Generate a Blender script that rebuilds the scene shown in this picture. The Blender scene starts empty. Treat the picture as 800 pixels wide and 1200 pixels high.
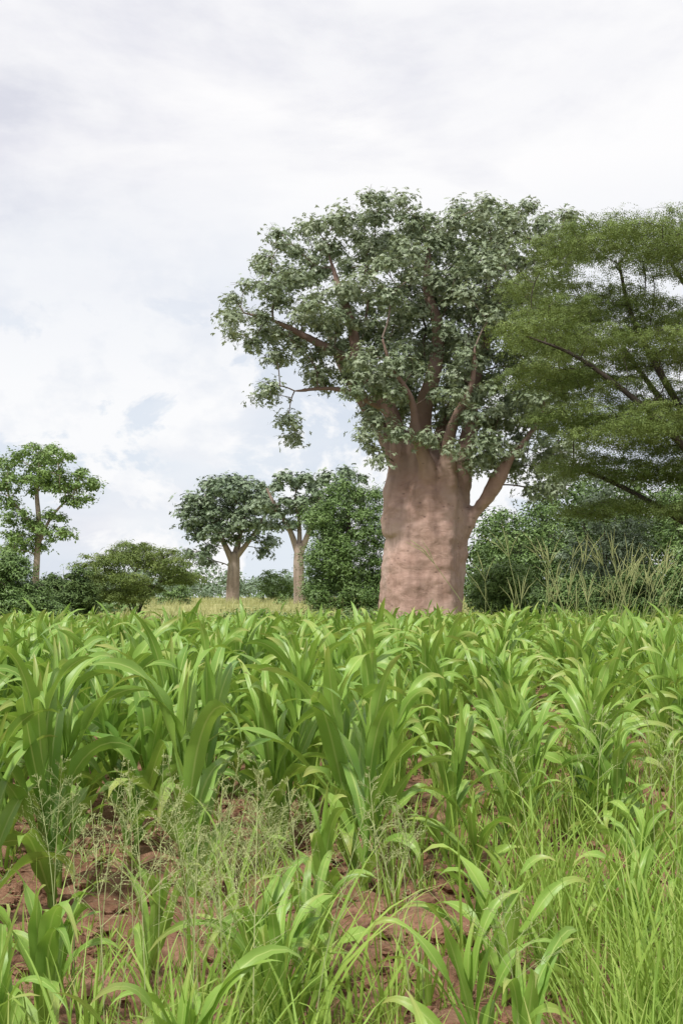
import bpy, math, random
import numpy as np
from mathutils import Vector, noise
rng = np.random.default_rng(11)
random.seed(11)
scene = bpy.context.scene
scene.view_settings.view_transform = 'Standard'
scene.view_settings.look = 'None'
scene.view_settings.exposure = 0

def sstep(a,b,x):
    t=min(1,max(0,(x-a)/(b-a))); return t*t*(3-2*t)
def rise(y): return 1.05*sstep(52,125,y)

# ------------------------------------------------------------ mesh helper
class MB:
    def __init__(s): s.v=[]; s.f=[]; s.a=[]; s.n=0
    def add(s, v, f, a):
        v=np.asarray(v,float).reshape(-1,3); f=np.asarray(f,int).reshape(-1,4)
        a=np.asarray(a,float)
        if a.ndim==1: a=np.tile(a,(len(v),1))
        s.v.append(v); s.f.append(f+s.n); s.a.append(a); s.n+=len(v)
    def build(s, name, mat, smooth=False, parent=None, loc=(0,0,0)):
        v=np.concatenate(s.v); f=np.concatenate(s.f); a=np.concatenate(s.a)
        me=bpy.data.meshes.new(name)
        me.vertices.add(len(v)); me.vertices.foreach_set('co', v.astype(np.float32).ravel())
        me.loops.add(len(f)*4); me.loops.foreach_set('vertex_index', f.astype(np.int32).ravel())
        me.polygons.add(len(f)); me.polygons.foreach_set('loop_start', np.arange(0,len(f)*4,4,dtype=np.int32))
        me.polygons.foreach_set('use_smooth', np.full(len(f),smooth,dtype=bool))
        at=me.attributes.new('luv','FLOAT_VECTOR','POINT')
        at.data.foreach_set('vector', a.astype(np.float32).ravel())
        me.update(calc_edges=True); me.validate()
        me.materials.append(mat)
        ob=bpy.data.objects.new(name,me); scene.collection.objects.link(ob)
        ob.location=loc
        if parent: ob.parent=parent
        return ob

def empty(name, loc):
    e=bpy.data.objects.new(name,None); e.location=loc; e.empty_display_size=.5
    scene.collection.objects.link(e); return e

def nrmz(a): return a/np.maximum(np.linalg.norm(a,axis=-1,keepdims=True),1e-9)

def tube(mb, pts, rad, sides=6, a=(0,0,0), closed=False):
    pts=np.asarray(pts,float); rad=np.asarray(rad,float)
    if closed:
        t0=nrmz(pts[0]-pts[1]); t1=nrmz(pts[-1]-pts[-2])
        pts=np.vstack([pts[0]+t0*rad[0]*.3,pts[0]+t0*rad[0]*.25,pts,pts[-1]+t1*rad[-1]*.6,pts[-1]+t1*rad[-1]*.7])
        rad=np.concatenate([[.001],[rad[0]*.6],rad,[rad[-1]*.7],[.001]])
    n=len(pts); t=nrmz(np.gradient(pts,axis=0))
    d=nrmz(pts[-1]-pts[0]); ref=np.array([1.,0,0]) if abs(d[0])<.6 else np.array([0,1.,0])
    u=nrmz(np.cross(t,ref)); w=np.cross(t,u)
    an=np.linspace(0,2*math.pi,sides,endpoint=False)
    v=pts[:,None]+rad[:,None,None]*(np.cos(an)[None,:,None]*u[:,None]+np.sin(an)[None,:,None]*w[:,None])
    i=np.arange(n-1)[:,None]*sides; j=np.arange(sides)[None]; j2=(j+1)%sides
    f=np.stack([i+j,i+j2,i+sides+j2,i+sides+j],-1)
    mb.add(v,f,a)

def catmull(P, sub=6):
    P=np.asarray(P,float)
    Q=np.vstack([2*P[0]-P[1],P,2*P[-1]-P[-2]]); out=[]
    for i in range(1,len(Q)-2):
        for k in range(sub):
            t=k/sub
            out.append(.5*((2*Q[i])+(-Q[i-1]+Q[i+1])*t+(2*Q[i-1]-5*Q[i]+4*Q[i+1]-Q[i+2])*t*t+(-Q[i-1]+3*Q[i]-3*Q[i+1]+Q[i+2])*t**3))
    out.append(P[-1]); return np.array(out)

def diamonds(mb, c, d, s, L, W, a, fold=None):
    L=L[:,None]; W=W[:,None]
    v=np.stack([c, c+d*L*.5+s*W*.5, c+d*L, c+d*L*.5-s*W*.5],1)
    n=len(c); f=np.arange(n*4).reshape(n,4)
    mb.add(v.reshape(-1,3), f, np.repeat(a,4,axis=0))

def runit(n):
    return nrmz(rng.normal(size=(n,3)))

# ------------------------------------------------------------ materials
def newmat(name):
    m=bpy.data.materials.new(name); m.use_nodes=True
    nt=m.node_tree; nt.nodes.clear(); return m,nt
def N(nt,t,**kw):
    n=nt.nodes.new(t)
    for k,v in kw.items(): setattr(n,k,v)
    return n
def mixc(nt,fac,a,b,mode='MIX'):
    n=nt.nodes.new('ShaderNodeMix'); n.data_type='RGBA'; n.blend_type=mode
    for idx,val in ((0,fac),(6,a),(7,b)):
        if isinstance(val,bpy.types.NodeSocket): nt.links.new(val,n.inputs[idx])
        elif idx==0: n.inputs[0].default_value=val
        else: n.inputs[idx].default_value=(*val,1)
    return n.outputs[2]
def ramp(nt,fac,stops):
    n=nt.nodes.new('ShaderNodeValToRGB'); cr=n.color_ramp
    while len(cr.elements)<len(stops): cr.elements.new(.5)
    for e,(p,c) in zip(cr.elements,stops):
        e.position=p; e.color=(*c,1) if not isinstance(c,(int,float)) else (c,c,c,1)
    nt.links.new(fac,n.inputs[0]); return n.outputs[0]
def math_(nt,op,a,b=None,clamp=False):
    n=nt.nodes.new('ShaderNodeMath'); n.operation=op; n.use_clamp=clamp
    for i,x in enumerate((a,b)):
        if x is None: continue
        if isinstance(x,bpy.types.NodeSocket): nt.links.new(x,n.inputs[i])
        else: n.inputs[i].default_value=x
    return n.outputs[0]

def leaf_mat(name, dark, light, clumpc, rough=.5, trans=.25, spec=.4, blade=False, tip=None):
    m,nt=newmat(name)
    at=N(nt,'ShaderNodeAttribute',attribute_name='luv')
    sp=N(nt,'ShaderNodeSeparateXYZ'); nt.links.new(at.outputs['Vector'],sp.inputs[0])
    if blade:   # x across -1..1, y along, z rand
        col=mixc(nt,sp.outputs[2],dark,light)
        ns=N(nt,'ShaderNodeTexNoise'); ns.inputs['Scale'].default_value=3.0; ns.inputs['Detail'].default_value=2
        geo=N(nt,'ShaderNodeNewGeometry'); nt.links.new(geo.outputs['Position'],ns.inputs['Vector'])
        col=mixc(nt,ramp(nt,ns.outputs[0],[(.4,0.),(.7,.55)]),col,clumpc)
        ax=math_(nt,'ABSOLUTE',sp.outputs[0])
        rib=ramp(nt,ax,[(0.0,1.),(.07,.75),(.13,0.)])
        ribc=(min(light[0]*1.9,.55),min(light[1]*1.45,.6),light[2]*2.4)
        col=mixc(nt,math_(nt,'MULTIPLY',rib,.7),col,ribc)
        vein=math_(nt,'SINE',math_(nt,'MULTIPLY',sp.outputs[0],38.))
        col=mixc(nt,math_(nt,'MULTIPLY',math_(nt,'ADD',vein,1.),.10),col,light)
        if tip:
            tt=math_(nt,'MULTIPLY',ramp(nt,sp.outputs[1],[(.72,0.),(1.,1.)]),math_(nt,'GREATER_THAN',sp.outputs[2],.62))
            col=mixc(nt,math_(nt,'MULTIPLY',tt,.7),col,tip)
    else:       # x rand, y clump rand
        col=mixc(nt,sp.outputs[0],dark,light)
        col=mixc(nt,math_(nt,'MULTIPLY',sp.outputs[1],.6),col,clumpc)
    p=N(nt,'ShaderNodeBsdfPrincipled'); nt.links.new(col,p.inputs['Base Color'])
    p.inputs['Roughness'].default_value=rough; p.inputs['Specular IOR Level'].default_value=spec
    o=N(nt,'ShaderNodeOutputMaterial')
    if trans>0:
        tr=N(nt,'ShaderNodeBsdfTranslucent')
        tc=mixc(nt,.5,col,(light[0]*1.5,light[1]*1.4,light[2]*.7)); nt.links.new(tc,tr.inputs[0])
        mx=N(nt,'ShaderNodeMixShader'); mx.inputs[0].default_value=trans
        nt.links.new(p.outputs[0],mx.inputs[1]); nt.links.new(tr.outputs[0],mx.inputs[2])
        nt.links.new(mx.outputs[0],o.inputs[0])
    else: nt.links.new(p.outputs[0],o.inputs[0])
    return m

def bark_mat(name,c1,c2,c3,zs=3.0,scale=1.0,bump=.5,dist=.06,upper=None,streak=.5):
    m,nt=newmat(name)
    tc=N(nt,'ShaderNodeTexCoord'); mp=N(nt,'ShaderNodeMapping'); mp.inputs['Scale'].default_value=(1,1,zs)
    nt.links.new(tc.outputs['Object'],mp.inputs[0])
    n1=N(nt,'ShaderNodeTexNoise'); n1.inputs['Scale'].default_value=1.1*scale; n1.inputs['Detail'].default_value=9; n1.inputs['Roughness'].default_value=.72
    n1.inputs['Distortion'].default_value=1.0
    nt.links.new(mp.outputs[0],n1.inputs['Vector'])
    n2=N(nt,'ShaderNodeTexNoise'); n2.inputs['Scale'].default_value=.45*scale; n2.inputs['Detail'].default_value=5
    nt.links.new(tc.outputs['Object'],n2.inputs['Vector'])
    mp3=N(nt,'ShaderNodeMapping'); mp3.inputs['Scale'].default_value=(2.5,2.5,.25); nt.links.new(tc.outputs['Object'],mp3.inputs[0])
    n3=N(nt,'ShaderNodeTexNoise'); n3.inputs['Scale'].default_value=1.3*scale; n3.inputs['Detail'].default_value=6; nt.links.new(mp3.outputs[0],n3.inputs['Vector'])
    vo=N(nt,'ShaderNodeTexVoronoi'); vo.inputs['Scale'].default_value=2.1*scale; nt.links.new(mp.outputs[0],vo.inputs['Vector'])
    col=mixc(nt,ramp(nt,n1.outputs[0],[(.35,0.),(.62,1.)]),c1,c2)
    col=mixc(nt,math_(nt,'MULTIPLY',ramp(nt,n2.outputs[0],[(.45,0.),(.62,1.)]),.7),col,c3)
    col=mixc(nt,math_(nt,'MULTIPLY',ramp(nt,n3.outputs[0],[(.5,0.),(.68,1.)]),streak),col,tuple(x*.55 for x in c1))
    col=mixc(nt,math_(nt,'MULTIPLY',ramp(nt,vo.outputs['Distance'],[(.05,1.),(.18,0.)]),.7),col,tuple(x*.4 for x in c1))
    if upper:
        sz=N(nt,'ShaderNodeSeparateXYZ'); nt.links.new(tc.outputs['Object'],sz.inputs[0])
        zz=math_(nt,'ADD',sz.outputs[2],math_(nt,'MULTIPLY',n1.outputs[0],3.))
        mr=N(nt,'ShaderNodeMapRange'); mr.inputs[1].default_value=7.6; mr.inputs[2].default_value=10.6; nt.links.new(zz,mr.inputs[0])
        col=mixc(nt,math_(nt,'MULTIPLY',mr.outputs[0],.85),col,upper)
    p=N(nt,'ShaderNodeBsdfPrincipled'); nt.links.new(col,p.inputs['Base Color']); p.inputs['Roughness'].default_value=.75
    p.inputs['Specular IOR Level'].default_value=.3
    n4=N(nt,'ShaderNodeTexNoise'); n4.inputs['Scale'].default_value=4*scale; n4.inputs['Detail'].default_value=6
    mp4=N(nt,'ShaderNodeMapping'); mp4.inputs['Scale'].default_value=(.6,.6,1.6); nt.links.new(tc.outputs['Object'],mp4.inputs[0]); nt.links.new(mp4.outputs[0],n4.inputs['Vector'])
    h=math_(nt,'ADD',n1.outputs[0],math_(nt,'MULTIPLY',n4.outputs[0],.5))
    b=N(nt,'ShaderNodeBump'); b.inputs['Strength'].default_value=bump; b.inputs['Distance'].default_value=dist
    nt.links.new(h,b.inputs['Height']); nt.links.new(b.outputs[0],p.inputs['Normal'])
    o=N(nt,'ShaderNodeOutputMaterial'); nt.links.new(p.outputs[0],o.inputs[0]); return m

M_baob_leaf=leaf_mat('baobab_leaf',(.130,.180,.100),(.27,.335,.20),(.31,.365,.235),rough=.42,trans=.18,spec=.5)
M_baob_leaf2=leaf_mat('far_baobab_leaf',(.10,.15,.085),(.19,.26,.145),(.22,.28,.17),rough=.5,trans=0,spec=.5)
M_acac_leaf=leaf_mat('acacia_leaf',(.075,.12,.032),(.185,.25,.068),(.22,.28,.085),rough=.6,trans=.2,spec=.2)
M_bush_leaf=leaf_mat('bush_leaf',(.060,.12,.030),(.14,.23,.060),(.17,.26,.075),rough=.5,trans=0)
M_green_leaf=leaf_mat('bright_leaf',(.09,.16,.04),(.19,.29,.08),(.22,.33,.095),rough=.5,trans=.15)
M_dark_leaf=leaf_mat('thicket_leaf',(.040,.075,.024),(.10,.16,.05),(.13,.19,.055),rough=.6,trans=0,spec=.2)
M_far_leaf=leaf_mat('distant_leaf',(.10,.15,.09),(.17,.23,.14),(.19,.25,.17),rough=.8,trans=0,spec=.1)  # depth haze put into the colour: paler, bluer greens for far trees
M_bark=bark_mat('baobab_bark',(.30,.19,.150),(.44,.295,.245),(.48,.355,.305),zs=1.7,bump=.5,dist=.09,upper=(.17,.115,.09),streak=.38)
M_branch=bark_mat('baobab_branch_bark',(.12,.09,.07),(.20,.15,.12),(.24,.19,.16),zs=1.,scale=2,bump=.4,dist=.03)
M_bark2=bark_mat('pale_bark',(.24,.18,.14),(.36,.28,.23),(.42,.35,.3),zs=1.5)
M_barkd=bark_mat('dark_bark',(.035,.027,.022),(.075,.06,.048),(.10,.08,.065),zs=.6,scale=4)
M_maize=leaf_mat('maize_leaf',(.085,.205,.032),(.265,.430,.082),(.33,.47,.09),rough=.42,trans=.3,spec=.42,blade=True,tip=(.42,.37,.13))
M_grass=leaf_mat('grass_blade',(.14,.28,.040),(.31,.46,.085),(.35,.46,.10),rough=.5,trans=.3,spec=.3,blade=True,tip=(.45,.40,.18))
M_meadow=leaf_mat('meadow_grass',(.28,.31,.12),(.50,.49,.24),(.42,.43,.18),rough=.7,trans=.2,spec=.1,blade=True)
M_seed=leaf_mat('seed_grass',(.27,.34,.14),(.44,.48,.23),(.40,.42,.2),rough=.7,trans=.2,spec=.2)
M_finger=leaf_mat('green_seed_head',(.24,.29,.11),(.40,.42,.19),(.36,.38,.17),rough=.7,trans=.2,spec=.2)

# ------------------------------------------------------------ ground
def ground():
    m,nt=newmat('ground_soil')
    geo=N(nt,'ShaderNodeNewGeometry')
    def nz(s,d=6,r=.6):
        n=N(nt,'ShaderNodeTexNoise'); n.inputs['Scale'].default_value=s; n.inputs['Detail'].default_value=d; n.inputs['Roughness'].default_value=r
        nt.links.new(geo.outputs['Position'],n.inputs['Vector']); return n.outputs[0]
    soil=mixc(nt,ramp(nt,nz(2.2),[(.35,0.),(.65,1.)]),(.20,.100,.060),(.36,.205,.135))
    soil=mixc(nt,math_(nt,'MULTIPLY',ramp(nt,nz(14,8,.7),[(.45,0.),(.7,1.)]),.6),soil,(.44,.29,.20))
    soil=mixc(nt,math_(nt,'MULTIPLY',ramp(nt,nz(35,4),[(.3,1.),(.45,0.)]),.6),soil,(.09,.050,.032))
    soil=mixc(nt,math_(nt,'MULTIPLY',ramp(nt,nz(.9,5),[(.5,0.),(.68,1.)]),.5),soil,(.14,.080,.048))
    gr=mixc(nt,ramp(nt,nz(.12,4),[(.4,0.),(.6,1.)]),(.24,.26,.09),(.40,.38,.17))
    gr=mixc(nt,ramp(nt,nz(1.5,5),[(.4,0.),(.7,.5)]),gr,(.16,.20,.07))
    sp=N(nt,'ShaderNodeSeparateXYZ'); nt.links.new(geo.outputs['Position'],sp.inputs[0])
    yy=math_(nt,'ADD',sp.outputs[1],math_(nt,'MULTIPLY',nz(.5,3),6.))
    mr=N(nt,'ShaderNodeMapRange'); mr.inputs[1].default_value=37; mr.inputs[2].default_value=44; nt.links.new(yy,mr.inputs[0])
    col=mixc(nt,mr.outputs[0],soil,gr)
    p=N(nt,'ShaderNodeBsdfPrincipled'); nt.links.new(col,p.inputs['Base Color']); p.inputs['Roughness'].default_value=.95
    p.inputs['Specular IOR Level'].default_value=.1
    h=math_(nt,'ADD',nz(9,8,.7),math_(nt,'MULTIPLY',nz(40,4),.35))
    b=N(nt,'ShaderNodeBump'); b.inputs['Strength'].default_value=1.; b.inputs['Distance'].default_value=.06
    nt.links.new(h,b.inputs['Height']); nt.links.new(b.outputs[0],p.inputs['Normal'])
    o=N(nt,'ShaderNodeOutputMaterial'); nt.links.new(p.outputs[0],o.inputs[0])
    tx=np.linspace(-1,1,301); xs=1.5*np.sinh(8.0*tx)
    ty=np.linspace(-.45,1,380); ys=5.5+1.6*np.sinh(7.8*ty)
    X,Y=np.meshgrid(xs,ys); Z=np.zeros_like(X)
    for i in range(X.shape[0]):
        Z[i,:]=rise(ys[i])
        if ys[i]>60 or ys[i]<-10: continue
        for j in range(X.shape[1]):
            x=X[i,j]; y=Y[i,j]
            if abs(x)>40: continue
            d=max(abs(x),abs(y-5)); k=1/(1+(d/9)**2)
            Z[i,j]+=noise.fractal(Vector((x*3.2,y*3.2,0)),.8,2.1,5)*.08*k+noise.noise(Vector((x*.4,y*.4,3)))*.03
    mb=MB(); n=X.shape[1]
    i=np.arange(X.shape[0]-1)[:,None]*n; j=np.arange(n-1)[None]
    mb.add(np.stack([X,Y,Z],-1),np.stack([i+j,i+j+1,i+n+j+1,i+n+j],-1),(0,0,0))
    mb.build('ground',m,smooth=True)
    return m
M_soil=ground()

def clods():
    g=np.linspace(-1,1,4); base=[]; faces=[]; k=0
    for ax in range(3):
        for sg in (-1,1):
            A,B=np.meshgrid(g,g); P=np.zeros((16,3)); P[:,ax]=sg; P[:,(ax+1)%3]=A.ravel(); P[:,(ax+2)%3]=B.ravel()
            base.append(nrmz(P))
            for a in range(3):
                for b in range(3): faces.append([k+a*4+b,k+a*4+b+1,k+a*4+b+5,k+a*4+b+4])
            k+=16
    base=np.vstack(base); faces=np.array(faces); mb=MB()
    for q in range(4800):
        y=3+11*random.random()**1.3; x=random.uniform(-.42,.42)*y+random.uniform(-.6,.6)
        s=.008+.045*random.random()**3
        ph=rng.uniform(0,6,3); v=base*(1+.25*np.sin(base@np.array([3.1,2.3,4.])+ph[0])[:,None]+.18*np.sin(base@np.array([-5,6.,3])+ph[1])[:,None])
        v=v*s*rng.uniform(.7,1.3,3)*np.array([1,1,.7]); v+=np.array([x,y,s*.3])
        mb.add(v,faces,(0,0,0))
    mb.build('soil_clods',M_soil,smooth=False)
clods()

# ------------------------------------------------------------ maize
def leaf_strip(mb, base, az, th0, bend, L, W, ns, nc, rnd, fold=.35, wave=.1, tw=0., p=1.6):
    s=np.linspace(0,1,ns+1); th=th0+bend*s**p
    ds=L/ns; azs=az+tw*.4*s
    t=np.stack([np.sin(th)*np.cos(azs),np.sin(th)*np.sin(azs),np.cos(th)],1)
    pos=np.array(base)+np.vstack([[0,0,0],np.cumsum((t[1:]+t[:-1])/2*ds,axis=0)])
    side=np.stack([-np.sin(azs),np.cos(azs),0*s],1)
    nn=np.stack([-np.cos(th)*np.cos(azs),-np.cos(th)*np.sin(azs),np.sin(th)],1)
    ro=tw*s; c=np.cos(ro)[:,None]; q=np.sin(ro)[:,None]
    sd=side*c+nn*q; n2=nn*c-side*q
    w=W*.5*(.5+.5*np.clip(s/.25,0,1))*(1-s**2.8)**.85; w[-1]=.0008
    u=np.linspace(-1,1,nc+1)
    ph=random.uniform(0,6)
    fo=fold*(1-.6*s)
    off=(np.abs(u)[None]*fo[:,None]*w[:,None]) + wave*W*np.abs(u)[None]**2*np.sin(s[:,None]*16+ph+np.sign(u)[None]*1.3)*np.sin(np.pi*s)[:,None]
    v=pos[:,None]+sd[:,None]*(u[None,:,None]*w[:,None,None])+n2[:,None]*off[...,None]
    n=nc+1; i=np.arange(ns)[:,None]*n; j=np.arange(nc)[None]
    f=np.stack([i+j,i+j+1,i+n+j+1,i+n+j],-1)
    a=np.stack([np.tile(u,(ns+1,1)),np.tile(s[:,None],(1,n)),np.full((ns+1,n),rnd)],-1).reshape(-1,3)
    mb.add(v,f,a)

def maize_variant(res, young=False):
    mb=MB(); nl=random.randint(9,13) if not young else random.randint(6,9)
    ns,nc=((14,4) if res==2 else (9,2)) if res else (6,2)
    az0=random.uniform(0,6.28); top=.58 if not young else .32
    bend=rng.normal(0,.02,2)
    P=np.array([[0,0,-.05],[bend[0],bend[1],top*.5],[bend[0]*2,bend[1]*2,top*1.05]])
    tube(mb,catmull(P,4),np.linspace(.019,.009,9),6 if res else 4,(.5,.3,.55))
    for i in range(nl):
        k=i/(nl-1); h=top*(.06+.94*k)
        az=az0+math.pi*i+random.gauss(0,.45)
        b=[bend[0]*2*k,bend[1]*2*k,h]
        L=(.42+.30*math.sin(math.pi*min(1,k*.8+.12)))*random.uniform(.8,1.15)
        if young: L*=1.2
        th0=math.radians(random.uniform(12,28)*(1-k)+random.uniform(4,15))
        bd=math.radians((random.uniform(80,170)*(1-k)+random.uniform(25,150)*k))
        W=random.uniform(.072,.108)*(1 if not young else .9)*(1-.2*k)
        rn=random.random()*.75+.25*k
        if k<.2 and random.random()<.35: rn=1.
        leaf_strip(mb,b,az,th0,bd,L,W,ns,nc,min(1,rn),fold=random.uniform(.2,.65),wave=random.uniform(.08,.28),tw=random.gauss(0,.85),p=random.uniform(1.6,3.8))
    for _ in range(3):
        leaf_strip(mb,[bend[0]*2,bend[1]*2,top*random.uniform(.9,1)],random.uniform(0,6.28),math.radians(random.uniform(2,10)),math.radians(random.uniform(5,40)),random.uniform(.32,.46),.045,ns,nc,.9,fold=.8,wave=.06)
    return np.concatenate(mb.v),np.concatenate(mb.f),np.concatenate(mb.a)
VH=[maize_variant(2) for _ in range(22)]; VM=[maize_variant(1) for _ in range(12)]; VL=[maize_variant(0) for _ in range(10)]
VY=[maize_variant(2,True) for _ in range(14)]

def field():
    mb=MB(); tilt=.16
    cnt=0
    for r in range(-48,60):
        y=2.7
        while y<36:
            st=.35+random.gauss(0,.09); y+=max(.16,st)
            x=r*.82+tilt*y+random.gauss(0,.12)-.2
            if abs(x)>.36*y+3.2: continue
            yj=y+random.gauss(0,.06)
            right=sstep(-.03,.12,x/y)
            lef=sstep(4.8,6.5,y)*(1-right)+sstep(5.0,10.5,y)*right
            H=(.64+.70*lef)*(1-.10*right*(y<14))
            H*=1-.28*sstep(15,30,y)*(1-.55*right)
            H*=1+.32*noise.noise(Vector((x*.5,y*.5,7)))+random.gauss(0,.14)
            H=min(max(H,.38),1.5)
            prob=.95
            prob*=1-.30*right*(y<17)
            prob*=1-.5*max(0,noise.noise(Vector((x*.6,y*.4,17))))*2*(y<16)
            if 5.2<y<6.8 and -.12<x/y<.02: prob*=.5
            if random.random()>prob: continue
            if 10<y<22 and random.random()<.06: H=min(H*1.2,1.55)
            young=H<.76 and y<12
            if young: V=random.choice(VY); H*=1.15
            elif y<14: V=random.choice(VH)
            elif y<24: V=random.choice(VM)
            else: V=random.choice(VL)
            az=random.uniform(0,6.28); c,s=math.cos(az),math.sin(az)
            v=V[0].copy(); lean=rng.normal(0,.08,2)
            v[:,0]+=v[:,2]*lean[0]; v[:,1]+=v[:,2]*lean[1]
            wx=H*random.uniform(.82,1.05)
            v=np.stack([(v[:,0]*c-v[:,1]*s)*wx,(v[:,0]*s+v[:,1]*c)*wx,v[:,2]*H],1)+np.array([x,yj,-.01])
            a=V[2].copy(); a[:,2]=np.clip(a[:,2]*.65+.35*random.random()+.10*right+(.15 if y<6 else 0),0,1)
            mb.add(v,V[1],a); cnt+=1
    mb.build('maize_crop',M_maize,smooth=True)
    print('maize',cnt)
field()

# ------------------------------------------------------------ grass
def blades(mb, B, az, th0, bend, L, W, rnd, ns=5):
    n=len(L); s=np.linspace(0,1,ns+1)
    th=th0[:,None]+bend[:,None]*s[None]**1.6
    t=np.stack([np.sin(th)*np.cos(az)[:,None],np.sin(th)*np.sin(az)[:,None],np.cos(th)],-1)
    st=(t[:,1:]+t[:,:-1])/2*(L/ns)[:,None,None]
    pos=B[:,None]+np.concatenate([np.zeros((n,1,3)),np.cumsum(st,1)],1)
    ro=rng.uniform(-1.2,1.2,n)
    side=np.stack([-np.sin(az+ro),np.cos(az+ro),0*az],-1)
    w=W[:,None]*.5*(1-s[None]**2)+.0005
    v=np.stack([pos-side[:,None]*w[...,None],pos+side[:,None]*w[...,None]],2)
    i=(np.arange(n)*(ns+1)*2)[:,None]+np.arange(ns)[None]*2
    f=np.stack([i,i+1,i+3,i+2],-1)
    a=np.zeros((n,ns+1,2,3)); a[:,:,0,0]=-1; a[:,:,1,0]=1; a[...,1]=s[None,:,None]; a[...,2]=rnd[:,None,None]
    mb.add(v.reshape(-1,3),f,a.reshape(-1,3))

def tufts(name, pts, nb, Lr, Wr, mat, spread=.06, thm=.35, bendm=1.1, ns=5):
    mb=MB(); pts=np.asarray(pts); k=rng.integers(nb[0],nb[1],len(pts)); P=np.repeat(pts,k,axis=0); n=len(P)
    sc=P[:,2].copy(); tr=np.repeat(rng.random(len(pts)),k)
    az=rng.uniform(0,6.283,n)
    zr=np.array([rise(q) for q in P[:,1]])
    B=np.stack([P[:,0]+np.cos(az)*spread*rng.random(n),P[:,1]+np.sin(az)*spread*rng.random(n),zr-.02],1)
    L=rng.uniform(*Lr,n)*sc
    blades(mb,B,az,np.abs(rng.normal(0,thm,n)),np.abs(rng.normal(0,bendm*.6,n))+.15,L,rng.uniform(*Wr,n),np.clip(tr*.6+rng.random(n)*.4,0,1),ns)
    mb.build(name,mat,smooth=True)

pts=[];pb=[]
for _ in range(7600):
    y=2.9+13*random.random()**1.25; x=random.uniform(-.40,.46)*y+random.uniform(-.5,.5)
    q=x/y; right=sstep(.0,.22,q); near=1-sstep(3.9,5.6,y)
    p=.045+.22*right*(1-sstep(8,15,y))+.36*near*(.5+.6*right)
    p*=max(0,.55+2.0*(noise.noise(Vector((x*1.0,y*1.0,1)))+.12))
    if random.random()<p: (pb if random.random()<.5 else pts).append((x,y,random.uniform(.55,1.15)*(1 if y>4 else .85)))
tufts('tall_grass',pts,(7,16),(.32,.85),(.004,.010),M_grass)
tufts('broad_leaf_grass',pb,(5,10),(.40,.88),(.010,.024),M_grass,thm=.28,bendm=1.5,ns=7)
print('tufts',len(pts),len(pb))
pts=[(random.uniform(-.4,.42)*y,y,random.uniform(.5,1)) for y in (3+24*random.random()**1.4 for _ in range(1900))]
tufts('field_weeds',pts,(5,12),(.06,.26),(.006,.015),M_grass,spread=.06,thm=.7,bendm=1.2,ns=3)
pts=[]
for _ in range(9500):
    y=38+160*random.random()**1.5; x=random.uniform(-.45,.5)*y
    if (x-3.56)**2+(y-50)**2<2.6**2: continue
    pts.append((x,y,random.uniform(.7,1.3)*(.6+.003*(y-40))))
tufts('meadow_grass',pts,(6,10),(.5,1.0),(.02,.05),M_meadow,spread=.35,thm=.3,bendm=.9,ns=3)

def panicles():
    mb=MB(); spots=[]
    for _ in range(30): spots.append((random.gauss(-.55,.40),random.uniform(3.6,5.4),random.uniform(.8,1.1)))
    for _ in range(9): spots.append((random.uniform(-1.6,1.7),random.uniform(3.6,7),random.uniform(.6,.95)))
    for _ in range(14): spots.append((random.uniform(1.0,3.2),random.uniform(4.5,9),random.uniform(.8,1.15)))
    for x,y,h in spots:
        lean=rng.normal(0,.13,2)
        P=catmull([[x,y,0],[x+lean[0]*.3*h,y+lean[1]*.3*h,h*.5],[x+lean[0]*h,y+lean[1]*h,h]],5)
        rn=random.random()
        tube(mb,P,np.linspace(.0030,.0011,len(P)),3,(rn,.4,0))
        nbr=random.randint(12,18); s0=.58
        for i in range(nbr):
            k=s0+(1-s0)*i/nbr; idx=k*(len(P)-1); b=P[int(idx)]+(P[min(int(idx)+1,len(P)-1)]-P[int(idx)])*(idx%1)
            l=.17*(1.15-(k-s0)/(1-s0))*random.uniform(.7,1.2); a=i*2.4+random.gauss(0,.4)
            d=nrmz(np.array([math.cos(a)*.9,math.sin(a)*.9,random.uniform(.5,1.1)]))
            e=b+d*l; mid=b+d*l*.5+np.array([0,0,.008]); e[2]-=.02*random.random()
            tube(mb,[b,mid,e],[.0012,.0009,.0006],3,(rn,.4,0))
            for j in range(6):
                bb=b+(e-b)*(.3+.7*j/6); d2=nrmz(d+runit(1)[0]*.7); ee=bb+d2*l*.28
                tube(mb,[bb,ee],[.0007,.0005],3,(rn,.5,0))
                m=3; c=bb+d2*np.linspace(.4,1,m)[:,None]*l*.28
                dd=nrmz(d2+runit(m)*.5); ss=nrmz(np.cross(dd,runit(m)))
                diamonds(mb,c,dd,ss,np.full(m,.008),np.full(m,.0042),np.tile([rn,.9,0],(m,1)))
    mb.build('panicle_grass',M_seed,smooth=False)
panicles()

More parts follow.
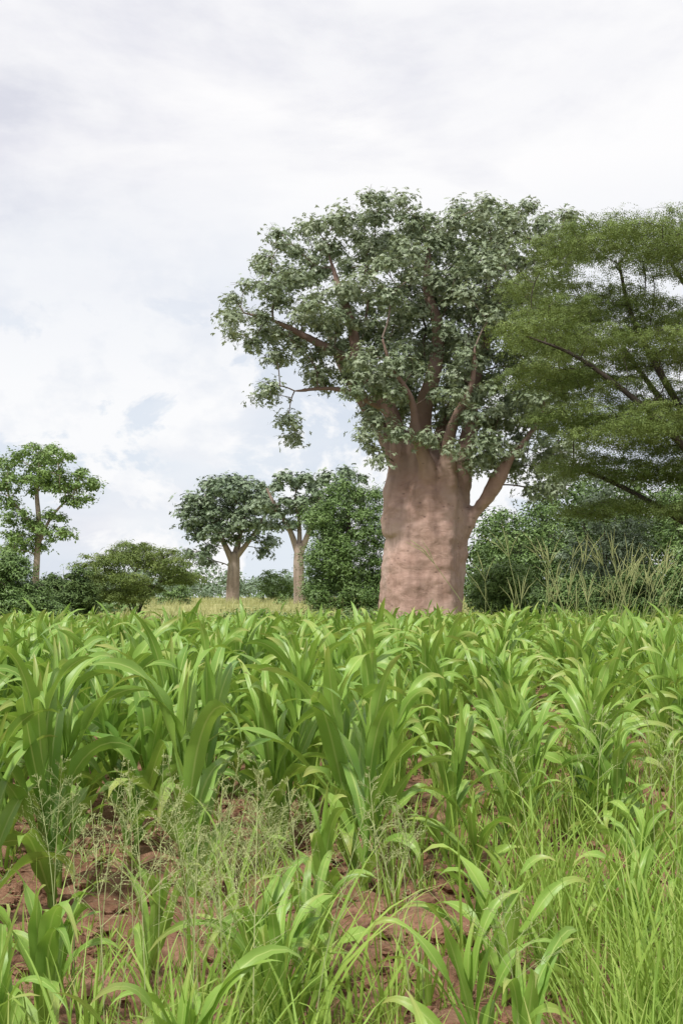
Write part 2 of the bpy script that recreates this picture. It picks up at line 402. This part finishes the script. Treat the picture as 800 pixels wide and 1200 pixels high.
def finger_grass():
    mb=MB()
    for cx,cy,n in ((4.2,23,10),(5.9,24.5,18),(4.9,22.5,8),(7.2,25,11),(3.8,25,6)):
        for _ in range(n):
            x=cx+random.gauss(0,.55); y=cy+random.gauss(0,.5); h=random.uniform(1.4,2.6)
            ln=rng.normal(0,.26,2); ln[0]+=(x-cx)*.30
            top=np.array([x+ln[0]*h*.7,y+ln[1]*h*.7,h]); rn=random.random()
            P=catmull([[x,y,0],[x+ln[0]*h*.22,y+ln[1]*h*.22,h*.5],top],4)
            tube(mb,P,np.linspace(.009,.005,len(P)),4,(rn*.6,.5,0))
            for q in range(random.randint(2,6)):
                d=nrmz(np.array([ln[0]*.7+random.gauss(0,.3),ln[1]*.6+random.gauss(0,.3),1.])); l=random.uniform(.3,.95)
                e=top+d*l; e[2]-=.12*l; e[0]+=d[0]*.12*l
                tube(mb,[top,top+d*l*.5,e],[.004,.0075,.002],4,(.6+rn*.4,.9,0))
    mb.build('finger_grass',M_finger,smooth=True)
    pts=[(random.uniform(2.8,9),random.uniform(21.5,27),random.uniform(.8,1.4)) for _ in range(110)]
    tufts('reed_grass',pts,(10,20),(.7,1.45),(.012,.024),M_grass,spread=.2)
finger_grass()

# ------------------------------------------------------------ trees
def sample_clumps(blobs, spacing, cap=900):
    acc=np.zeros((0,3)); wts=np.array([b[3]*b[4]*b[5] for b in blobs])**.75; wts=wts/wts.sum()
    tries=cap*26; bi=rng.choice(len(blobs),tries,p=wts); B=np.array(blobs,float)[bi]
    u=runit(tries)*(rng.random(tries)**.42)[:,None]; P=B[:,:3]+u*B[:,3:6]
    out=[]
    for p in P:
        if len(out) and np.min(np.sum((acc[:len(out)]-p)**2,1))<spacing**2: continue
        out.append(p); acc=np.array(out)
        if len(out)>=cap: break
    return np.array(out)

def make_tree(name, loc, U, limbs, blobs, spacing, clumpR, nleaf, leafL, leafW, leafmat, barkmat,
              mode='simple', flat=.6, remesh=None, cap=700, rtip=.012, rexp=.47, sides=6, zmin=.3, twigs=0, plen_w=.25, branchmat=None, szr=(.7,1.3)):
    par=empty(name,loc)
    lm=MB(); nodes=[]; plen=[]
    for lb in limbs:
        P=catmull(np.array(lb,float)*U,5)
        tube(lm,P[:,:3],P[:,3],24 if remesh else 10,(0,0,0),closed=True)
        for q in range(3,len(P)): nodes.append(P[q,:3]); plen.append(P[q,2])
    BL=[(b[0]*U,b[1]*U,b[2]*U,b[3]*U,b[4]*U,b[5]*U) for b in blobs]
    C=sample_clumps(BL,spacing,cap); C=C[C[:,2]>zmin]
    nodes=np.array(nodes); plen=list(plen); parent=[-1]*len(nodes); cntn=[1]*len(nodes)
    dl=np.array([np.min(np.linalg.norm(nodes-c,axis=1)) for c in C]); order=np.argsort(dl)
    nd=list(nodes); br=[]
    for ci in order:
        c=C[ci]; A=np.array(nd); cost=np.linalg.norm(A-c,axis=1)+plen_w*np.array(plen)+.5*np.clip(A[:,2]-c[2],0,9)
        i=int(np.argmin(cost)); a=A[i]; d=c-a; l=np.linalg.norm(d)+1e-6
        ctrl=a+d*.5+np.array([0,0,.10*l])+rng.normal(0,.09*l,3)
        ts=[.33,.66,1.]; idx=[]; pr=i
        for t in ts:
            p=(1-t)**2*a+2*t*(1-t)*ctrl+t*t*c
            nd.append(p); plen.append(plen[pr]+l/3); parent.append(pr); cntn.append(0); pr=len(nd)-1; idx.append(pr)
        k=pr
        while k!=-1: cntn[k]+=1; k=parent[k]
        br.append((i,idx))
    bm=MB()
    for i,idx in br:
        r=[rtip*cntn[k]**rexp for k in idx]; r=[min(r[0]*1.1,9)]+r
        P=catmull([nd[i]]+[nd[k] for k in idx],3)
        tube(bm,P,np.interp(np.linspace(0,1,len(P)),[0,.33,.66,1],r),sides if r[0]>.03 else 4)
    fm=MB(); nC=len(C); cr=rng.random(nC)
    sz=rng.uniform(szr[0],szr[1],nC)
    k=rng.poisson(nleaf*sz**1.5); ci=np.repeat(np.arange(nC),k); n=len(ci)
    d=runit(n); r=rng.random(n)**.6
    off=d*(r*clumpR)[:,None]*sz[ci][:,None]*np.array([1,1,flat])
    lob=1+.4*np.sin(d[:,0]*4+ci*1.7)*np.sin(d[:,1]*5+ci*2.3); off*=lob[:,None]
    P=C[ci]+off
    P[:,2]-= .18*clumpR*(np.linalg.norm(off[:,:2],axis=1)/clumpR)**2
    nr=nrmz(d*.7+np.array([0,0,.6])+rng.normal(0,.35,(n,3)))
    u=nrmz(np.cross(nr,runit(n))); w=np.cross(nr,u)
    if mode=='palm':
        for q in range(5):
            a=(q-2)*.85+rng.normal(0,.15,n)
            dd=nrmz(u*np.cos(a)[:,None]+w*np.sin(a)[:,None]-np.array([0,0,.35])); ss=nrmz(np.cross(nr,dd))
            L=leafL*rng.uniform(.75,1.2,n)
            diamonds(fm,P,dd,ss,L,L*leafW/leafL,np.stack([rng.random(n),cr[ci],0*r],1))
    elif mode=='feather':
        for q in range(4):
            c=P+u*((q-1.5)*leafL*.55)
            sg=1 if q%2 else -1
            dd=nrmz(w*sg+u*.5+rng.normal(0,.2,(n,3))); ss=nrmz(np.cross(nr,dd)); L=leafL*rng.uniform(.7,1.3,n)
            diamonds(fm,c,dd,ss,L,L*leafW/leafL,np.stack([rng.random(n),cr[ci],0*r],1))
    else:
        for q in range(2):
            dd=nrmz(u*(1 if q else -1)+w*.4-np.array([0,0,.2])); ss=nrmz(np.cross(nr,dd)); L=leafL*rng.uniform(.6,1.3,n)
            diamonds(fm,P,dd,ss,L,L*leafW/leafL,np.stack([rng.random(n),cr[ci],0*r],1))
    if twigs:
        for c in C:
            for _ in range(twigs):
                e=c+runit(1)[0]*clumpR*np.array([1,1,flat])*1.0
                tube(bm,[c,(c+e)/2+[0,0,.03],e],[rtip*.7,rtip*.5,rtip*.25],3)
    ob=lm.build('trunk',barkmat,smooth=True,parent=par)
    if remesh:
        md=ob.modifiers.new('r','REMESH'); md.mode='VOXEL'; md.voxel_size=remesh; md.use_smooth_shade=True
        sm=ob.modifiers.new('s','SMOOTH'); sm.iterations=10; sm.factor=.6
        dg=bpy.context.evaluated_depsgraph_get(); me=bpy.data.meshes.new_from_object(ob.evaluated_get(dg))
        old=ob.data; ob.modifiers.clear(); ob.data=me; bpy.data.meshes.remove(old)
        if not me.materials: me.materials.append(barkmat)
        nv=len(me.vertices); co=np.empty(nv*3,np.float32); no=np.empty(nv*3,np.float32)
        me.vertices.foreach_get('co',co); me.vertices.foreach_get('normal',no); co=co.reshape(-1,3); no=no.reshape(-1,3)
        for i in range(nv):
            x,y,z=map(float,co[i])
            h=noise.noise(Vector((x*.9,y*.9,z*.20)))*.32 + noise.noise(Vector((x*.6,y*.6,z*1.5+5)))*.06 + noise.fractal(Vector((x*2,y*2,z*2.4)),1,2,4)*.05
            if z>6.5: h*=max(.12,1-(z-6.5)/2.5)
            co[i]+=no[i]*h
        me.vertices.foreach_set('co',co.ravel()); me.polygons.foreach_set('use_smooth',np.ones(len(me.polygons),dtype=bool)); me.update()
        print('remesh',nv)
    if bm.n: bm.build('branches',branchmat or barkmat,smooth=True,parent=par)
    fm.build('foliage',leafmat,smooth=False,parent=par)
    print(name,'clumps',nC,'leaves',n)
    return par

def at(px,d): return ((px-400)/1333*d, d, 0)

def L_(pts,cx=495,by=742): return [(p[0]-cx,p[1],by-p[2],p[3]) for p in pts]
def B_(bl,cx=495,by=742): return [(b[0]-cx,b[1],by-b[2],b[3],b[4],b[5]) for b in bl]
limbs=[L_([(495,0,748,56),(495,0,725,50),(497,0,680,48),(500,0,640,47.5),(502,0,600,46),(500,0,565,40),(497,0,545,28),(495,0,515,18)]),
 L_([(478,-8,620,30),(472,-8,580,24),(470,-5,545,16),(466,0,505,11),(452,3,465,9),(422,-5,425,7),(412,-12,375,6),(398,-15,335,4.5),(385,-5,290,2.5)]),
 L_([(494,0,575,30),(493,-4,530,19),(494,-10,485,12),(508,-22,435,9),(512,-30,385,7),(500,-30,340,5.5),(503,-20,290,3.5),(515,-10,260,2)]),
 L_([(520,5,620,26),(536,6,580,19),(543,5,540,14),(552,5,500,10),(556,8,450,7.5),(572,12,390,5.5),(576,15,320,4),(592,20,270,2.5)]),
 L_([(534,-5,632,11),(553,-10,600,9),(573,-18,574,7.5),(592,-25,540,5.5),(620,-30,505,4),(642,-35,450,3)]),
 L_([(500,-20,600,18),(500,-34,558,11),(486,-50,515,7),(478,-70,475,4.5),(455,-85,440,3),(445,-90,410,2)]),
 L_([(510,20,600,24),(515,40,550,17),(530,65,490,13),(560,90,420,9),(600,105,340,6),(630,110,280,4)]),
 L_([(490,20,590,20),(470,45,530,13),(440,80,470,10),(400,100,400,7),(380,110,340,4)]),
 L_([(512,-20,600,16),(520,-34,550,10),(524,-55,505,6),(545,-75,460,4),(548,-85,420,2.5)]),
 L_([(432,0,432,6.5),(400,-10,412,5.5),(360,-14,392,4.5),(320,-15,372,3),(285,-12,362,2)]),
 L_([(455,5,475,6),(425,-5,462,4.5),(390,-10,452,3.5),(345,-12,455,2)]),
]
blobs=B_([(335,10,292,50,50,32),(290,0,366,34,40,32),(318,-20,335,36,50,28),(400,20,268,62,70,28),(480,20,270,62,80,34),(435,-30,244,40,50,16),(555,10,268,55,80,34),
 (645,60,248,60,60,34),(598,40,226,42,50,18),(672,70,236,42,50,22),(345,0,385,48,50,34),(318,0,455,14,26,28),(340,20,492,18,22,18),(385,10,415,42,56,26),(430,20,365,56,70,46),(520,20,365,75,90,58),
 (452,-60,445,44,36,36),(432,-55,500,20,24,34),(605,10,365,62,100,62),(622,0,455,50,80,50),(596,0,525,28,50,32),(640,-10,535,34,50,40),(545,-70,465,40,30,44),(455,-70,330,34,30,34),(560,-60,350,40,30,50),(375,-50,355,34,40,26),(560,70,460,55,50,55),(460,75,440,46,50,36),(665,20,400,40,60,60),(560,-60,530,22,24,28),(470,-70,520,28,16,18),(515,-70,530,24,14,18),(440,-65,540,14,14,16)])
make_tree('baobab_tree',at(495,50),.0375,limbs,blobs,1.06,.78,140,.165,.062,M_baob_leaf,M_bark,mode='palm',flat=.68,remesh=.075,cap=580,rtip=.018,rexp=.44,zmin=4.8,twigs=3,branchmat=M_branch,szr=(.55,1.4))

ac=lambda p:L_(p,870,776)
al=[ac([(870,0,780,13),(866,0,720,11),(862,0,660,9),(858,0,600,7)]),
 ac([(858,0,610,7),(835,5,540,5.5),(800,10,470,4.5),(765,15,400,3.5),(745,15,350,2.5),(735,15,300,1.5)]),
 ac([(862,0,640,6),(825,-30,570,5),(770,-50,510,4),(710,-60,460,3),(660,-60,425,2),(610,-60,405,1.2)]),
 ac([(860,0,610,6),(865,0,530,5),(860,10,430,4.5),(830,20,350,3),(800,30,290,2)]),
 ac([(860,0,610,6),(895,10,540,5),(940,20,450,4),(980,30,370,2)]),
 ac([(862,0,620,6),(850,60,540,5),(810,110,450,4),(770,150,370,2)]),
 ac([(862,0,620,6),(870,-70,540,5),(850,-130,450,4),(810,-160,370,2)]),
 ac([(862,0,650,5),(810,30,610,4),(750,50,570,3),(690,60,540,2)])]
ab=[]
for (cx,dy,cy,rx) in [(690,0,278,66),(770,20,256,70),(850,0,262,70),(735,-60,300,70),(645,30,318,42),(720,60,330,70),(800,-80,320,80),(660,0,365,50),(760,40,372,80),(620,-60,402,42),(700,-60,412,72),(790,-90,420,80),(640,-30,440,45),(740,0,460,80),(820,60,460,90),(670,-20,490,50),(770,-80,500,80),(690,40,540,50),(790,20,550,80),(730,60,590,60),(820,-60,600,60),(930,0,300,90),(960,40,370,90),(930,-60,420,90),(940,60,480,80),(900,0,540,80),
  (820,0,290,60),(850,60,345,70),(840,-30,380,70),(720,90,420,70),(780,100,480,80),(710,-90,520,55),(840,40,510,70),(760,30,530,70),(740,40,350,60),(700,100,370,60),(790,80,400,70)]:
    ab.append((cx-870,dy,776-cy,rx,80,10))
make_tree('acacia_tree',at(870,30),.0225,al,ab,.48,.60,118,.062,.022,M_acac_leaf,M_barkd,mode='feather',flat=.30,cap=1250,rtip=.0055,rexp=.40,zmin=3,twigs=4,plen_w=.15,szr=(.6,1.4))

def small_baobab(name,px,d,by,limbs,blobs,sp,cr,mat=M_baob_leaf2):
    U=d/1333
    make_tree(name,at(px,d),U,[L_(l,px,by) for l in limbs],B_(blobs,px,by),sp,cr,95,.34,.14,mat,M_bark2,mode='palm',flat=.6,cap=230,rtip=.03,rexp=.45,zmin=2,twigs=2,branchmat=M_branch,szr=(.5,1.4))
small_baobab('baobab_tree',273,130,717,[[(273,0,718,9),(273,0,700,8),(274,0,670,7.5),(275,0,650,6)],[(274,0,660,5),(262,0,635,3),(248,0,605,2),(240,0,580,1)],[(275,0,655,5),(280,5,630,3),(285,8,600,2),(285,8,570,1)],[(275,0,655,4),(295,-5,630,2.5),(310,-5,605,1.5)]],
 [(268,0,577,40,35,20),(240,0,600,30,30,26),(295,0,600,34,35,27),(265,-5,620,40,30,20),(235,0,648,20,20,16),(310,0,635,16,20,14),(270,10,600,40,30,25)],1.6,1.4)
small_baobab('baobab_tree',351,118,719,[[(351,0,720,8.5),(351,0,700,7),(350,0,665,6.5),(351,0,640,6)],[(350,0,650,4.5),(338,0,618,3),(322,0,592,2.2),(312,0,572,1.2)],[(351,0,650,4.5),(362,0,622,3),(366,0,600,2),(380,0,575,1.2)],[(351,0,645,3.5),(350,8,610,2.2),(345,8,580,1.2)]],
 [(335,0,567,32,30,12),(370,0,567,28,30,14),(318,0,592,16,22,18),(352,0,584,40,30,14),(395,0,582,25,25,18),(330,5,615,18,20,14),(385,0,605,22,20,18),(405,0,562,20,20,12)],1.6,1.2)
make_tree('marula_tree',at(45,100),.075,[L_([(43,0,715,5),(43,0,680,4),(44,0,650,3.5),(45,0,610,3),(42,0,575,2.4),(45,0,540,1.5)],45,722),L_([(44,0,640,2.5),(60,0,605,1.6),(85,0,578,1)],45,722),L_([(44,0,625,2.5),(25,0,600,1.6),(8,0,580,1)],45,722)],
 B_([(50,0,532,36,34,14),(14,0,553,30,30,18),(80,0,562,32,30,18),(50,0,560,40,34,16),(40,0,608,32,28,13),(25,0,634,26,26,16),(62,0,622,18,22,12),(2,0,578,22,24,16),(90,0,580,18,20,12)],45,722),1.25,1.0,110,.28,.16,M_green_leaf,M_bark2,cap=230,rtip=.025,zmin=2,twigs=2,szr=(.5,1.4))
make_tree('fig_tree',at(408,88),.066,[L_([(408,0,725,6),(408,0,700,5),(408,0,650,4),(408,0,600,2)],408,726)],
 B_([(404,0,580,22,24,18),(428,0,590,24,24,20),(382,0,612,22,30,22),(444,0,622,18,24,22),(405,0,640,40,36,28),(446,0,665,16,24,22),(376,0,660,18,24,20),(384,0,700,26,26,22),(425,-8,700,34,30,24),(405,0,670,36,30,28)],408,726),1.05,1.05,330,.17,.09,M_bush_leaf,M_barkd,cap=300,rtip=.02,zmin=.4,twigs=2,flat=.7,szr=(.4,1.6))

def shrub(name,px,d,wpx,toppx,mat,flat=.6,lL=.2,nl=110,sp=.6,cr=.55,layered=False,depth=None,cap=260,barkm=None):
    U=d/1333; by=700+1.7/U; H=by-toppx; w=wpx/2; dp=depth or w
    lb=[]
    for a in range(6):
        an=a*1.05+random.random(); lb.append([(0,0,-2,.05/U),(math.cos(an)*w*.15,math.sin(an)*w*.15,H*.3,.045/U),(math.cos(an)*w*.5,math.sin(an)*w*.5,H*.62,.02/U)])
    bl=[]
    if layered:
        for _ in range(16):
            a=random.uniform(0,6.28); r=random.random()**.5*.85; z=random.uniform(.35,.93)*(1.05-.35*r); bl.append((math.cos(a)*r*w,math.sin(a)*r*dp,H*z,w*.3,dp*.3,H*.09))
        bl.append((0,0,H*.85,w*.4,dp*.5,H*.12))
    else:
        for _ in range(11):
            a=random.uniform(0,6.28); r=random.random()**.5*.7; z=random.uniform(.2,.78)*(1.15-.5*r); bl.append((math.cos(a)*r*w,math.sin(a)*r*dp,H*z,w*.32,dp*.32,H*.2))
        bl.append((0,0,H*.35,w*.65,dp*.7,H*.35))
    make_tree(name,at(px,d),U,lb,bl,sp,cr,nl,lL,lL*.45,mat,barkm or M_barkd,cap=cap,rtip=.012,zmin=.15,twigs=2,flat=flat,szr=(.5,1.5))
shrub('acacia_bush',160,72,146,632,M_acac_leaf,layered=True,lL=.14,nl=120,sp=.6,cr=.66,flat=.42,cap=260)
shrub('bush',20,58,120,652,M_bush_leaf,lL=.15,nl=190,sp=.5,cr=.55)
shrub('bush',85,66,80,660,M_dark_leaf,lL=.16,nl=170,sp=.5,cr=.55)
shrub('bush',-70,60,110,640,M_bush_leaf,lL=.17,nl=130,sp=.6,cr=.55)
shrub('bush',588,56,80,622,M_green_leaf,lL=.15,nl=170,sp=.55,cr=.55)
shrub('bush',655,50,90,655,M_bush_leaf,lL=.15,nl=130,sp=.55,cr=.55)
shrub('bush',735,46,110,645,M_dark_leaf,lL=.14,nl=130,sp=.5,cr=.55)
shrub('bush',830,42,140,610,M_bush_leaf,lL=.14,nl=130,sp=.5,cr=.55)
shrub('bush',207,115,40,678,M_bush_leaf,lL=.25,nl=90,sp=.8,cr=.7)
shrub('bush',322,135,50,664,M_green_leaf,lL=.3,nl=90,sp=1,cr=.9)
shrub('woodland_tree',618,64,110,560,M_bush_leaf,lL=.20,nl=130,sp=.95,cr=.95,cap=170)
shrub('woodland_tree',712,60,120,535,M_baob_leaf2,lL=.20,nl=120,sp=.95,cr=.95,cap=170)
shrub('woodland_tree',815,58,130,500,M_bush_leaf,lL=.20,nl=110,sp=1.,cr=.95,cap=170)

def mass(name,fn,n,R,nl,lL,mat,flat=.7):
    C=np.array([fn() for _ in range(n)]); sz=rng.uniform(.5,1.4,n); k=rng.poisson(nl*sz); ci=np.repeat(np.arange(n),k); m=len(ci)
    cr=rng.random(n); d=runit(m); P=C[ci]+d*(rng.random(m)**.5*R*sz[ci])[:,None]*np.array([1,1,flat]); P[:,2]=np.abs(P[:,2])
    P[:,2]+=np.array([rise(q) for q in C[:,1]])[ci]
    nr=nrmz(d*.7+np.array([0,0,.6])+rng.normal(0,.35,(m,3))); u=nrmz(np.cross(nr,runit(m))); L=lL*rng.uniform(.6,1.3,m)
    mb=MB(); diamonds(mb,P,u,np.cross(nr,u),L,L*.5,np.stack([rng.random(m),cr[ci],0*L],1)); mb.build(name,mat)
def fn_wood():
    y=random.uniform(68,92); q=random.uniform(.115,.60); x=q*y; h=5.0+4.0*sstep(.14,.24,q)+3*noise.noise(Vector((x*.15,y*.1,0)))+3.2*noise.noise(Vector((x*.4,y*.3,2)))
    return (x,y,h*random.random()**.6)
mass('woodland_thicket',fn_wood,1000,1.35,110,.32,M_dark_leaf)
def fn_herb():
    while True:
        y=random.uniform(40,64); x=random.uniform(-.10,.36)*y
        if (x-3.56)**2+(y-50)**2>3.0**2 and (x>6 or y>45): break
    h=.75+.5*noise.noise(Vector((x*.4,y*.4,0))); return (x,y,max(.2,h*random.random()**.5))
mass('herb_undergrowth',fn_herb,1000,.45,50,.14,M_bush_leaf)
def fn_left():
    while True:
        y=random.uniform(75,230); q=random.uniform(-.45,-.02); x=q*y
        if y>215 or q<-.17 or (q>-.06 and y>110): break
    h=1.0+1.4*noise.noise(Vector((x*.12,y*.06,4)))+.004*(y-70); return (x,y,max(.2,h*random.random()**.5))
mass('low_scrub',fn_left,420,1.1,60,.4,M_bush_leaf)
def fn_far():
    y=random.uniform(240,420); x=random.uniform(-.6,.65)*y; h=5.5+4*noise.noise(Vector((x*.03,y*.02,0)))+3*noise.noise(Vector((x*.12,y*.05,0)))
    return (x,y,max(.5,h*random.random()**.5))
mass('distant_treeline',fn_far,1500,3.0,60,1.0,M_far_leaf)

# ------------------------------------------------------------ sky
SUN_EL,SUN_AZ=math.radians(58),math.radians(215)
w=bpy.data.worlds.new('World'); scene.world=w; w.use_nodes=True; nt=w.node_tree; nt.nodes.clear()
sk=N(nt,'ShaderNodeTexSky'); sk.sky_type='NISHITA'; sk.sun_disc=False; sk.sun_elevation=SUN_EL; sk.sun_rotation=SUN_AZ; sk.air_density=1.2; sk.dust_density=2.0
tc=N(nt,'ShaderNodeTexCoord')
def wn(scale,zs,detail=6,rough=.55,loc=(0,0,0),dist=0.):
    mp=N(nt,'ShaderNodeMapping'); mp.inputs['Scale'].default_value=(1,1,zs); mp.inputs['Location'].default_value=loc
    nt.links.new(tc.outputs['Generated'],mp.inputs[0])
    n=N(nt,'ShaderNodeTexNoise'); n.inputs['Scale'].default_value=scale; n.inputs['Detail'].default_value=detail; n.inputs['Roughness'].default_value=rough; n.inputs['Distortion'].default_value=dist
    nt.links.new(mp.outputs[0],n.inputs['Vector']); return n.outputs[0]
sx=N(nt,'ShaderNodeSeparateXYZ'); nt.links.new(tc.outputs['Generated'],sx.inputs[0]); el=sx.outputs[2]
cl=ramp(nt,wn(2.6,3.0,8,.55,(.3,0,.2),.3),[(.36,(.72,.73,.81)),(.47,(.83,.83,.89)),(.58,(1.,.99,.995))])
fine=ramp(nt,wn(5,2.2,9,.60,(2,0,0),.2),[(.40,0.),(.58,1.)])
cl=mixc(nt,math_(nt,'MULTIPLY',fine,.65),cl,(1.0,.995,1.0))
veil=ramp(nt,el,[(0.0,1.),(.18,.95),(.36,0.)])
gap=ramp(nt,wn(3.2,2.0,4,.5,(1.,3.,0)),[(.30,0.),(.52,1.)])
low=mixc(nt,ramp(nt,el,[(0.,0.),(.22,1.)]),(.75,.83,.91),(.66,.74,.86))
cl=mixc(nt,math_(nt,'MULTIPLY',math_(nt,'MULTIPLY',veil,gap),.8),cl,low)
cum=ramp(nt,wn(7,1.5,10,.6,(.15,0,.35),.3),[(.48,0.),(.525,1.)])
cumc=ramp(nt,wn(13,1.5,7,.6,(0,0,.1)),[(.36,(.86,.88,.93)),(.54,(1.0,.995,1.0))])
cl=mixc(nt,math_(nt,'MULTIPLY',math_(nt,'MULTIPLY',veil,cum),.9),cl,cumc)
cl10=mixc(nt,1.0,cl,(10.2,10.2,10.2),mode='MULTIPLY')
fin=mixc(nt,.965,sk.outputs[0],cl10)
bg=N(nt,'ShaderNodeBackground'); bg.inputs[1].default_value=.1; nt.links.new(fin,bg.inputs[0])
o=N(nt,'ShaderNodeOutputWorld'); nt.links.new(bg.outputs[0],o.inputs[0])

sl=bpy.data.lights.new('sun','SUN'); sl.energy=4.2; sl.angle=math.radians(4); sl.color=(1,.955,.88)
so=bpy.data.objects.new('sun',sl); scene.collection.objects.link(so)
D=Vector((math.sin(SUN_AZ)*math.cos(SUN_EL),math.cos(SUN_AZ)*math.cos(SUN_EL),math.sin(SUN_EL)))
so.rotation_euler=D.to_track_quat('Z','Y').to_euler()

# ------------------------------------------------------------ camera
cam=bpy.data.cameras.new('camera'); co=bpy.data.objects.new('camera',cam); scene.collection.objects.link(co)
cam.sensor_fit='VERTICAL'; cam.sensor_height=36; cam.sensor_width=24; cam.lens=40; cam.clip_end=20000; cam.clip_start=.05
co.location=(0,0,1.7); co.rotation_euler=(math.radians(90+4.29),0,0)
scene.camera=co
